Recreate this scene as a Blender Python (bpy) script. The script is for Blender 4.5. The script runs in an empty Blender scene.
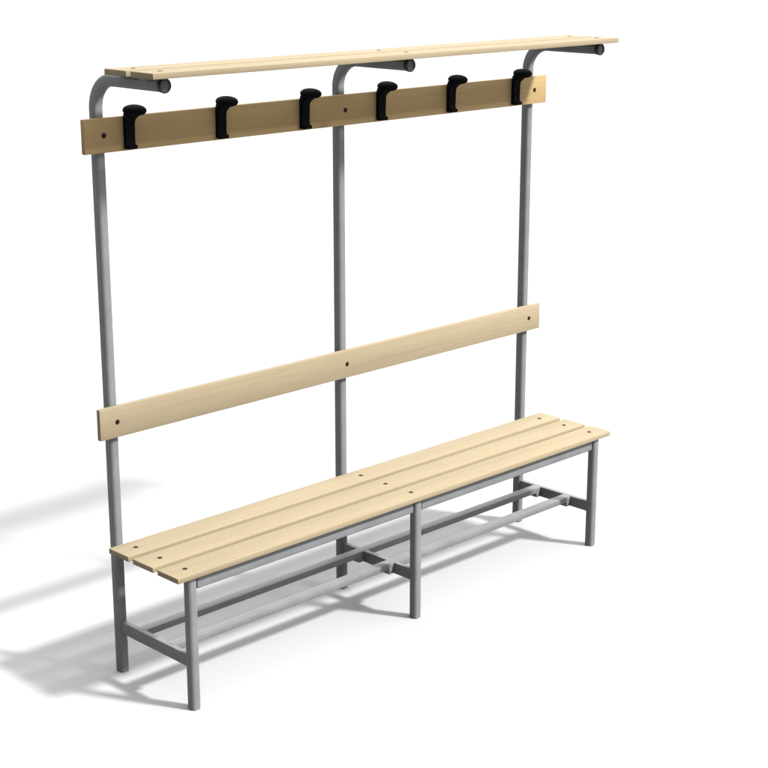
import bpy, bmesh, math
from mathutils import Vector, Matrix

# ------------------------------------------------------------------ camera
scene = bpy.context.scene
col = scene.collection
cam_data = bpy.data.cameras.new("camera")
cam_data.sensor_width = 36.0
cam_data.lens = 1616.69 / 768.0 * 36.0
cam_data.clip_start = 0.05
cam_data.clip_end = 2000.0
cam = bpy.data.objects.new("camera", cam_data)
cam.location = (-3.5925, -3.4655, 2.2355)
cam.rotation_euler = (math.pi / 2 - 0.2767, 0.0, -0.7786)
col.objects.link(cam)
scene.camera = cam

# ------------------------------------------------------------------ light
SKY_TOP = 8.8        # soft overhead fill of the studio, strongest above and a little in front
SKY_BACK = 6.6       # glow added to the world behind the bench, lightens the under-seat shadow
SKY_BASE = 0.03
SKY_RIM = 1.0        # white backdrop just above the floor line
world = bpy.data.worlds.new("World")
scene.world = world
world.use_nodes = True
nt = world.node_tree
nt.nodes.clear()
wout = nt.nodes.new("ShaderNodeOutputWorld")
wbg = nt.nodes.new("ShaderNodeBackground")
wtc = nt.nodes.new("ShaderNodeTexCoord")
wdot = nt.nodes.new("ShaderNodeVectorMath"); wdot.operation = 'DOT_PRODUCT'
wdot.inputs[1].default_value = Vector((0.30, -0.42, 0.86)).normalized()
wmax = nt.nodes.new("ShaderNodeMath"); wmax.operation = 'MAXIMUM'; wmax.inputs[1].default_value = 0.0
wpow = nt.nodes.new("ShaderNodeMath"); wpow.operation = 'POWER'; wpow.inputs[1].default_value = 3.0
wmul = nt.nodes.new("ShaderNodeMath"); wmul.operation = 'MULTIPLY_ADD'
wmul.inputs[1].default_value = SKY_TOP
wmul.inputs[2].default_value = SKY_BASE
wsep = nt.nodes.new("ShaderNodeSeparateXYZ")
wrim = nt.nodes.new("ShaderNodeMapRange")
wrim.inputs["From Min"].default_value = 0.05
wrim.inputs["From Max"].default_value = 0.11
wrim.inputs["To Min"].default_value = SKY_RIM
wrim.inputs["To Max"].default_value = 0.0
wadd = nt.nodes.new("ShaderNodeMath"); wadd.operation = 'ADD'
wdot2 = nt.nodes.new("ShaderNodeVectorMath"); wdot2.operation = 'DOT_PRODUCT'
wdot2.inputs[1].default_value = Vector((0.25, 0.80, 0.55)).normalized()
wmax2 = nt.nodes.new("ShaderNodeMath"); wmax2.operation = 'MAXIMUM'; wmax2.inputs[1].default_value = 0.0
wpow2 = nt.nodes.new("ShaderNodeMath"); wpow2.operation = 'POWER'; wpow2.inputs[1].default_value = 4.0
wmul2 = nt.nodes.new("ShaderNodeMath"); wmul2.operation = 'MULTIPLY_ADD'
wmul2.inputs[1].default_value = SKY_BACK
nt.links.new(wtc.outputs["Generated"], wdot2.inputs[0])
nt.links.new(wdot2.outputs["Value"], wmax2.inputs[0])
nt.links.new(wmax2.outputs[0], wpow2.inputs[0])
nt.links.new(wpow2.outputs[0], wmul2.inputs[0])
nt.links.new(wmul.outputs[0], wmul2.inputs[2])
L_ = nt.links.new
L_(wtc.outputs["Generated"], wdot.inputs[0])
L_(wdot.outputs["Value"], wmax.inputs[0])
L_(wmax.outputs[0], wpow.inputs[0])
L_(wpow.outputs[0], wmul.inputs[0])
L_(wtc.outputs["Generated"], wsep.inputs[0])
L_(wsep.outputs["Z"], wrim.inputs["Value"])
L_(wmul2.outputs[0], wadd.inputs[0])
L_(wrim.outputs[0], wadd.inputs[1])
L_(wadd.outputs[0], wbg.inputs[1])
wbg.inputs[0].default_value = (0.99, 0.995, 1.0, 1)
L_(wbg.outputs[0], wout.inputs[0])

key = bpy.data.lights.new("key_light", 'SUN')
key.energy = 16.0
key.angle = math.radians(5.5)
key.color = (1.0, 0.99, 0.975)
key_o = bpy.data.objects.new("key_light", key)
d = Vector((-0.203, 0.380, -0.43))
key_o.rotation_euler = d.to_track_quat('-Z', 'Y').to_euler()
key_o.location = (1.5, -3.2, 3.3)
col.objects.link(key_o)

scene.view_settings.view_transform = 'Standard'
scene.view_settings.look = 'None'
scene.view_settings.exposure = 0.0
scene.view_settings.gamma = 1.0

# ------------------------------------------------------------------ materials
def new_mat(name):
    m = bpy.data.materials.new(name)
    m.use_nodes = True
    t = m.node_tree
    return m, t, t.nodes["Principled BSDF"]

def link(t, a, b):
    t.links.new(a, b)

def node(t, kind, **kw):
    n = t.nodes.new(kind)
    for k_, v_ in kw.items():
        setattr(n, k_, v_)
    return n

def wood_material(name="pale_pine", tint=(1.0, 1.0, 1.0)):
    m, t, b = new_mat(name)
    tc = node(t, "ShaderNodeTexCoord")
    info = node(t, "ShaderNodeObjectInfo")
    off = node(t, "ShaderNodeVectorMath", operation='SCALE')
    off.inputs[0].default_value = (7.3, 3.1, 5.7)
    link(t, info.outputs["Random"], off.inputs["Scale"])
    add = node(t, "ShaderNodeVectorMath", operation='ADD')
    link(t, tc.outputs["Object"], add.inputs[0])
    link(t, off.outputs[0], add.inputs[1])
    # long streaks of the grain, running along the board (x)
    mp = node(t, "ShaderNodeMapping")
    mp.inputs["Scale"].default_value = (0.9, 75, 75)
    link(t, add.outputs[0], mp.inputs[0])
    n1 = node(t, "ShaderNodeTexNoise")
    n1.inputs["Scale"].default_value = 1.6
    n1.inputs["Detail"].default_value = 5
    n1.inputs["Roughness"].default_value = 0.6
    n1.inputs["Distortion"].default_value = 0.25
    link(t, mp.outputs[0], n1.inputs["Vector"])
    # fine fibres
    mp2 = node(t, "ShaderNodeMapping")
    mp2.inputs["Scale"].default_value = (9, 420, 420)
    link(t, add.outputs[0], mp2.inputs[0])
    n2 = node(t, "ShaderNodeTexNoise")
    n2.inputs["Scale"].default_value = 1.0
    n2.inputs["Detail"].default_value = 2
    link(t, mp2.outputs[0], n2.inputs["Vector"])
    # broad tone change
    mp3 = node(t, "ShaderNodeMapping")
    mp3.inputs["Scale"].default_value = (1.4, 9, 9)
    link(t, add.outputs[0], mp3.inputs[0])
    n3 = node(t, "ShaderNodeTexNoise")
    n3.inputs["Scale"].default_value = 1.2
    n3.inputs["Detail"].default_value = 1
    link(t, mp3.outputs[0], n3.inputs["Vector"])
    ramp = node(t, "ShaderNodeValToRGB")
    e = ramp.color_ramp.elements
    e[0].position, e[0].color = 0.30, (0.1095, 0.0875, 0.0550, 1)
    e[1].position, e[1].color = 0.70, (0.1225, 0.1005, 0.0670, 1)
    mid = ramp.color_ramp.elements.new(0.48)
    mid.color = (0.1175, 0.0955, 0.0622, 1)
    link(t, n1.outputs["Fac"], ramp.inputs[0])
    r3 = node(t, "ShaderNodeMapRange")
    r3.inputs["To Min"].default_value = 0.96
    r3.inputs["To Max"].default_value = 1.04
    r3.inputs["From Min"].default_value = 0.3
    r3.inputs["From Max"].default_value = 0.7
    link(t, n3.outputs["Fac"], r3.inputs["Value"])
    r2 = node(t, "ShaderNodeMapRange")
    r2.inputs["To Min"].default_value = 0.96
    r2.inputs["To Max"].default_value = 1.04
    r2.inputs["From Min"].default_value = 0.3
    r2.inputs["From Max"].default_value = 0.7
    link(t, n2.outputs["Fac"], r2.inputs["Value"])
    mu = node(t, "ShaderNodeMath", operation='MULTIPLY')
    link(t, r3.outputs[0], mu.inputs[0])
    link(t, r2.outputs[0], mu.inputs[1])
    sc = node(t, "ShaderNodeVectorMath", operation='SCALE')
    link(t, ramp.outputs[0], sc.inputs[0])
    link(t, mu.outputs[0], sc.inputs["Scale"])
    tn = node(t, "ShaderNodeVectorMath", operation='MULTIPLY')
    tn.inputs[1].default_value = tint
    link(t, sc.outputs[0], tn.inputs[0])
    link(t, tn.outputs[0], b.inputs["Base Color"])
    bump = node(t, "ShaderNodeBump")
    bump.inputs["Strength"].default_value = 0.08
    bump.inputs["Distance"].default_value = 0.001
    link(t, n2.outputs["Fac"], bump.inputs["Height"])
    link(t, bump.outputs[0], b.inputs["Normal"])
    b.inputs["Roughness"].default_value = 0.75
    b.inputs["Specular IOR Level"].default_value = 0.03
    return m

def metal_material():
    m, t, b = new_mat("grey_powder_coat")
    tc = node(t, "ShaderNodeTexCoord")
    n1 = node(t, "ShaderNodeTexNoise")
    n1.inputs["Scale"].default_value = 9
    n1.inputs["Detail"].default_value = 3
    link(t, tc.outputs["Object"], n1.inputs["Vector"])
    n2 = node(t, "ShaderNodeTexNoise")
    n2.inputs["Scale"].default_value = 900
    n2.inputs["Detail"].default_value = 1
    link(t, tc.outputs["Object"], n2.inputs["Vector"])
    ramp = node(t, "ShaderNodeValToRGB")
    e = ramp.color_ramp.elements
    e[0].position, e[0].color = 0.3, (0.064, 0.0653, 0.0678, 1)
    e[1].position, e[1].color = 0.7, (0.082, 0.0833, 0.0860, 1)
    n3 = node(t, "ShaderNodeTexNoise")
    n3.inputs["Scale"].default_value = 260
    n3.inputs["Detail"].default_value = 2
    link(t, tc.outputs["Object"], n3.inputs["Vector"])
    mr3 = node(t, "ShaderNodeMapRange")
    mr3.inputs["From Min"].default_value = 0.3
    mr3.inputs["From Max"].default_value = 0.7
    mr3.inputs["To Min"].default_value = 0.93
    mr3.inputs["To Max"].default_value = 1.07
    link(t, n3.outputs["Fac"], mr3.inputs["Value"])
    sc3 = node(t, "ShaderNodeVectorMath", operation='SCALE')
    link(t, n1.outputs["Fac"], ramp.inputs[0])
    link(t, ramp.outputs[0], sc3.inputs[0])
    link(t, mr3.outputs[0], sc3.inputs["Scale"])
    link(t, sc3.outputs[0], b.inputs["Base Color"])
    rr = node(t, "ShaderNodeMapRange")
    rr.inputs["To Min"].default_value = 0.55
    rr.inputs["To Max"].default_value = 0.68
    link(t, n1.outputs["Fac"], rr.inputs["Value"])
    link(t, rr.outputs[0], b.inputs["Roughness"])
    bump = node(t, "ShaderNodeBump")
    bump.inputs["Strength"].default_value = 0.06
    bump.inputs["Distance"].default_value = 0.0006
    link(t, n2.outputs["Fac"], bump.inputs["Height"])
    link(t, bump.outputs[0], b.inputs["Normal"])
    b.inputs["Metallic"].default_value = 0.15
    b.inputs["Specular IOR Level"].default_value = 0.3
    return m

def plain_material(name, c, rough, metallic=0.0, spec=0.5, vary=0.15, scale=60):
    m, t, b = new_mat(name)
    tc = node(t, "ShaderNodeTexCoord")
    n = node(t, "ShaderNodeTexNoise")
    n.inputs["Scale"].default_value = scale
    n.inputs["Detail"].default_value = 2
    link(t, tc.outputs["Object"], n.inputs["Vector"])
    ramp = node(t, "ShaderNodeValToRGB")
    e = ramp.color_ramp.elements
    e[0].position, e[0].color = 0.3, (c[0] * (1 - vary), c[1] * (1 - vary), c[2] * (1 - vary), 1)
    e[1].position, e[1].color = 0.7, (c[0] * (1 + vary), c[1] * (1 + vary), c[2] * (1 + vary), 1)
    link(t, n.outputs["Fac"], ramp.inputs[0])
    link(t, ramp.outputs[0], b.inputs["Base Color"])
    b.inputs["Roughness"].default_value = rough
    b.inputs["Metallic"].default_value = metallic
    b.inputs["Specular IOR Level"].default_value = spec
    return m

WOOD = wood_material()
WOOD_WARM = wood_material("warm_pine", (1.32, 1.14, 0.86))
METAL = metal_material()
PLASTIC = plain_material("black_plastic", (0.0022, 0.0024, 0.0030), 0.8, 0, 0.02)
CAP = plain_material("dark_cap_plastic", (0.004, 0.0042, 0.0046), 0.55, 0, 0.2)
CAP_DISC = plain_material("grey_cap_disc", (0.018, 0.018, 0.019), 0.5, 0, 0.3)
BOLT = plain_material("dark_bolt_steel", (0.006, 0.0045, 0.0035), 0.6, 0.0, 0.04)
FLOOR = plain_material("matt_studio_floor", (0.156, 0.156, 0.156), 0.9, 0, 0.0, vary=0.006, scale=0.8)

# ------------------------------------------------------------------ mesh helpers
def world_loc(o):
    p = Vector(o.location)
    while o.parent:
        o = o.parent
        p += Vector(o.location)
    return p

def obj(name, bm, mat, parent, loc, sharp=35):
    """link a bmesh built around its own origin; loc is where that origin stands in the scene"""
    me = bpy.data.meshes.new(name)
    bmesh.ops.recalc_face_normals(bm, faces=bm.faces)
    bm.to_mesh(me)
    bm.free()
    for p in me.polygons:
        p.use_smooth = True
    me.set_sharp_from_angle(angle=math.radians(sharp))
    me.materials.append(mat)
    o = bpy.data.objects.new(name, me)
    col.objects.link(o)
    if parent:
        o.parent = parent
        o.location = Vector(loc) - world_loc(parent)
    else:
        o.location = loc
    return o

def rounded_rect(a, b, rad, seg=6):
    pts = []
    for cx, cy, a0 in ((a / 2 - rad, b / 2 - rad, 0), (-a / 2 + rad, b / 2 - rad, 90),
                       (-a / 2 + rad, -b / 2 + rad, 180), (a / 2 - rad, -b / 2 + rad, 270)):
        for i in range(seg + 1):
            t = math.radians(a0 + 90 * i / seg)
            pts.append((cx + rad * math.cos(t), cy + rad * math.sin(t)))
    return pts

def sweep(bm, path, prof, side, chamfer=0.0):
    """profile (u along side, v along the in-plane normal) swept along a planar path"""
    path = [Vector(p) for p in path]
    side = Vector(side).normalized()
    n = len(path)
    frames = []
    for i in range(n):
        a = path[max(i - 1, 0)]
        b = path[min(i + 1, n - 1)]
        tng = (b - a).normalized()
        nor = side.cross(tng).normalized()
        frames.append((path[i], nor, tng, 1.0))
    if chamfer:
        p, no, tg, _ = frames[0]
        frames[0] = (p + tg * chamfer, no, tg, 1.0)
        frames.insert(0, (p, no, tg, None))
        p, no, tg, _ = frames[-1]
        frames[-1] = (p - tg * chamfer, no, tg, 1.0)
        frames.append((p, no, tg, None))
    rings = []
    hw = max(abs(u) for u, v in prof)
    hh = max(abs(v) for u, v in prof)
    for p, no, tg, s in frames:
        su = sv = 1.0
        if s is None:
            su, sv = (hw - chamfer) / hw, (hh - chamfer) / hh
        rings.append([bm.verts.new(p + side * (u * su) + no * (v * sv)) for u, v in prof])
    m = len(prof)
    for i in range(len(rings) - 1):
        for j in range(m):
            bm.faces.new((rings[i][j], rings[i][(j + 1) % m], rings[i + 1][(j + 1) % m], rings[i + 1][j]))
    bm.faces.new(rings[0][::-1])
    bm.faces.new(rings[-1])
    return bm

def box(sx, sy, sz, bev=0.003, seg=3):
    """box centred on its origin with softened edges"""
    bm = bmesh.new()
    bmesh.ops.create_cube(bm, size=1.0, matrix=Matrix.Diagonal((sx, sy, sz, 1)))
    if bev:
        bmesh.ops.bevel(bm, geom=list(bm.edges), offset=bev, segments=seg, profile=0.5, affect='EDGES')
    return bm

def lathe(prof, axis='Z', n=32):
    """prof: list of (radius, height)"""
    bm = bmesh.new()
    rings = []
    for rad, h in prof:
        if rad < 1e-6:
            rings.append([bm.verts.new((0, 0, h))])
        else:
            rings.append([bm.verts.new((rad * math.cos(2 * math.pi * i / n), rad * math.sin(2 * math.pi * i / n), h)) for i in range(n)])
    for a, b in zip(rings, rings[1:]):
        for i in range(n):
            j = (i + 1) % n
            if len(a) == 1 and len(b) == 1:
                continue
            if len(a) == 1:
                bm.faces.new((a[0], b[j], b[i]))
            elif len(b) == 1:
                bm.faces.new((a[i], a[j], b[0]))
            else:
                bm.faces.new((a[i], a[j], b[j], b[i]))
    if axis == '-Y':      # height axis points to the front
        bmesh.ops.rotate(bm, verts=bm.verts, cent=(0, 0, 0), matrix=Matrix.Rotation(math.radians(90), 3, 'X'))
    return bm

# ------------------------------------------------------------------ floor
bm = bmesh.new()
bmesh.ops.create_grid(bm, x_segments=8, y_segments=8, size=400)
floor = obj("floor", bm, FLOOR, None, (0, 0, 0))
floor["kind"] = "structure"

# ------------------------------------------------------------------ the bench
D = 0.937            # frames stand at x = -D, 0, D
SEAT = 0.4376        # top of the seat slats
SW, SG, TH = 0.0988, 0.0206, 0.0165
POST_Y = 0.3865
SHELF = 1.8594

bench = bpy.data.objects.new("changing_room_bench", None)
bench.location = (0, 0.2, 0)
bench.empty_display_size = 0.2
col.objects.link(bench)
bench["label"] = "long pale wood bench on grey tube frame with black coat hooks and top shelf"
bench["category"] = "bench"

# bolts: a low head with a hexagonal socket, copied into every board
def bolt_mesh(axis):
    R = 0.0072
    bm_ = lathe([(R + 0.0006, -0.001), (R + 0.0006, 0.0003), (R, 0.0007), (R * 0.55, 0.0011), (R * 0.48, 0.0010),
                 (R * 0.45, 0.0003), (0, 0.0003)], axis, 24)
    return bm_
BOLT_SRC = {}
def bolt(parent, loc, axis):
    if axis not in BOLT_SRC:
        o = obj("bolt", bolt_mesh(axis), BOLT, parent, loc)
        BOLT_SRC[axis] = o
    else:
        o = BOLT_SRC[axis].copy()
        col.objects.link(o)
        o.parent = parent
        o.location = Vector(loc) - world_loc(parent)
    return o

def slat(name, xlen, y0, y1, ztop, th):
    c = (0, (y0 + y1) / 2, ztop - th / 2)
    s = obj(name, box(xlen, y1 - y0, th, 0.0014, 2), WOOD, bench, c)
    for x in (-D, 0, D):
        bolt(s, (x, (y0 + y1) / 2, ztop), 'Z')
    return s

for i in range(3):
    y0 = i * (SW + SG)
    slat("seat_slat", 2.0, y0, y0 + SW, SEAT, TH)
for i in range(2):
    y0 = 0.0298 + i * 0.1198
    slat("shelf_slat", 1.996, y0, y0 + 0.0999, SHELF, TH)

def board(name, xlen, yfront, z0, z1, th=TH):
    b = obj(name, box(xlen, th, z1 - z0, 0.0014, 2), WOOD_WARM if "hook" in name else WOOD, bench, (0, yfront + th / 2, (z0 + z1) / 2))
    for x in (-D, 0, D):
        bolt(b, (x, yfront, (z0 + z1) / 2), '-Y')
    return b
board("backrest_board", 1.997, 0.3524, 0.7691, 0.8643)
board("hook_board", 2.006, 0.3530, 1.6137, 1.7118)

# uprights: rounded tube bent forward at the top to carry the shelf
ARM_Z = 1.8222
ARM_END = 0.064
R_BEND = 0.088
PROF_POST = rounded_rect(0.0325, 0.0365, 0.0120, 8)
PROF_LEG = rounded_rect(0.0325, 0.0330, 0.0115, 8)
def upright():
    pts = [(0, 0, 0.0), (0, 0, 0.4), (0, 0, 0.8), (0, 0, 1.2), (0, 0, 1.6)]
    zc = ARM_Z - R_BEND
    for i in range(0, 19):
        a = math.radians(90 * i / 18)
        pts.append((0, -R_BEND + R_BEND * math.cos(a), zc + R_BEND * math.sin(a)))
    pts.append((0, ARM_END - POST_Y, ARM_Z))
    b = bmesh.new()
    sweep(b, pts, PROF_POST, (1, 0, 0), 0.0015)
    return b
for i, x in enumerate((-D, 0, D)):
    if i == 0:
        up0 = obj("upright_post", upright(), METAL, bench, (x, POST_Y, 0))
        cp = lathe([(0.0, -0.012), (0.0140, -0.012), (0.0140, -0.009), (0.0188, -0.0090), (0.0206, 0.0022), (0.0204, 0.0050),
                    (0.0192, 0.0066), (0.0152, 0.0064), (0.0142, 0.0040), (0.0, 0.0038)], '-Y', 40)
        cap0 = obj("end_cap", cp, CAP, up0, (x, ARM_END, ARM_Z - 0.0008))
        cap0.data.materials.append(CAP_DISC)
        for p in cap0.data.polygons:      # the recessed disc inside the rim is a lighter grey
            if p.normal.y < -0.9 and Vector((p.center.x, p.center.z)).length < 0.0136:
                p.material_index = 1
    else:
        u = up0.copy(); col.objects.link(u); u.parent = bench
        u.location = up0.location + Vector((x + D, 0, 0))
        c = cap0.copy(); col.objects.link(c); c.parent = u

# front legs
LEG_Y = 0.0275
for x in (-D, 0, D):
    b = bmesh.new()
    sweep(b, [(0, 0, 0), (0, 0, SEAT - TH - 0.0005)], PROF_LEG, (1, 0, 0), 0.0012)
    obj("front_leg", b, METAL, bench, (x, LEG_Y, 0))

# rails under the front of the seat, one per bay
for s in (-1, 1):
    xa, xb = (0.020, D - 0.020)
    b = bmesh.new()
    L = xb - xa
    sweep(b, [(-L / 2, 0, 0), (L / 2, 0, 0)], rounded_rect(0.024, 0.041, 0.004, 3), (0, 1, 0), 0.001)
    # tenons that run into the legs
    sweep(b, [(-L / 2 - 0.006, 0, 0), (-L / 2 + 0.01, 0, 0)], rounded_rect(0.014, 0.030, 0.003, 3), (0, 1, 0))
    sweep(b, [(L / 2 - 0.01, 0, 0), (L / 2 + 0.006, 0, 0)], rounded_rect(0.014, 0.030, 0.003, 3), (0, 1, 0))
    obj("seat_rail", b, METAL, bench, (s * (xa + xb) / 2, 0.0305, 0.3985))

# flat supports under the slats, from front leg to upright
for x in (-D, 0, D):
    b = bmesh.new()
    y0, y1 = LEG_Y + 0.0165, POST_Y - 0.0185
    h = (y1 - y0) / 2
    sweep(b, [(0, -h, 0), (0, h, 0)], rounded_rect(0.028, 0.018, 0.004, 3), (1, 0, 0))
    obj("seat_support", b, METAL, bench, (x, (y0 + y1) / 2, SEAT - TH - 0.0095))

# low crossbars between front leg and upright
for x in (-D, 0, D):
    b = bmesh.new()
    y0, y1 = LEG_Y + 0.0155, POST_Y - 0.0175
    h = (y1 - y0) / 2
    sweep(b, [(0, -h, 0), (0, h, 0)], rounded_rect(0.018, 0.039, 0.0025, 4), (1, 0, 0))
    obj("crossbar", b, METAL, bench, (x, (y0 + y1) / 2, 0.1515))

# two long stretchers lying on the crossbars, held by small brackets
for yc in (0.137, 0.2830):
    b = bmesh.new()
    L = D - 0.001
    sweep(b, [(-L, 0, 0), (L, 0, 0)], rounded_rect(0.034, 0.0205, 0.0007, 2), (0, 1, 0))
    s = obj("stretcher", b, METAL, bench, (0, yc, 0.1612))
    for x, sg in ((-D, 1), (0, -1), (0, 1), (D, -1)):
        obj("bracket", box(0.022, 0.0345, 0.0215, 0.002, 2), METAL, s, (x + sg * 0.0205, yc - 0.0002, 0.1445))

# coat hooks: flat stem on the board, small lip below, flaring neck and an oval knob on top
def hook_stem():
    prof = [(0.0000, -0.0450), (-0.0125, -0.0460), (-0.0240, -0.0458), (-0.0262, -0.0425), (-0.0258, -0.0350),
            (-0.0215, -0.0345), (-0.0200, -0.0385), (-0.0150, -0.0375), (-0.0142, -0.0250), (-0.0142, 0.0270), (-0.0175, 0.0360),
            (-0.0260, 0.0430), (-0.0400, 0.0490), (-0.0480, 0.0590), (-0.0340, 0.0660), (-0.0150, 0.0640), (-0.0040, 0.0560), (-0.0003, 0.0440)]
    b = bmesh.new()
    w = 0.0155
    A = [b.verts.new((-w, y, z)) for y, z in prof]
    B = [b.verts.new((w, y, z)) for y, z in prof]
    n = len(prof)
    b.faces.new(A[::-1]); b.faces.new(B)
    for i in range(n):
        b.faces.new((A[i], A[(i + 1) % n], B[(i + 1) % n], B[i]))
    ed = [e for e in b.edges if abs(e.verts[0].co.x - e.verts[1].co.x) < 1e-6]
    bmesh.ops.bevel(b, geom=ed, offset=0.0015, segments=2, profile=0.5, affect='EDGES')
    # screw boss in the middle of the stem
    bb = lathe([(0.0055, 0.0), (0.0055, 0.0012), (0.004, 0.0018), (0.0, 0.0010)], '-Y', 16)
    bmesh.ops.translate(bb, verts=bb.verts, vec=(0, -0.0140, -0.010))
    tmp = bpy.data.meshes.new("tmp"); bb.to_mesh(tmp); bb.free()
    b.from_mesh(tmp); bpy.data.meshes.remove(tmp)
    return b
def hook_knob():
    b = bmesh.new()
    bmesh.ops.create_uvsphere(b, u_segments=40, v_segments=24, radius=1.0)
    for v in b.verts:
        x, y, z = v.co
        zz = math.copysign(abs(z) ** 0.85, z)
        # domed top, flatter underside
        v.co = Vector((0.0345 * x, 0.0330 * y, (0.0165 if z > 0 else 0.0140) * zz))
    bmesh.ops.rotate(b, verts=b.verts, cent=(0, 0, 0), matrix=Matrix.Rotation(math.radians(5), 3, 'X'))
    return b
hook0 = None
for i, x in enumerate((-0.855, -0.519, -0.183, 0.153, 0.489, 0.825)):
    loc = (x, 0.3530, 1.6655)
    if hook0 is None:
        hook0 = obj("coat_hook", hook_stem(), PLASTIC, bench, loc, 40)
        knob0 = obj("knob", hook_knob(), PLASTIC, hook0, (x, 0.3150, 1.7300), 60)
    else:
        h = hook0.copy(); col.objects.link(h); h.parent = bench
        h.location = hook0.location + Vector((x + 0.855, 0, 0))
        kn = knob0.copy(); col.objects.link(kn); kn.parent = h
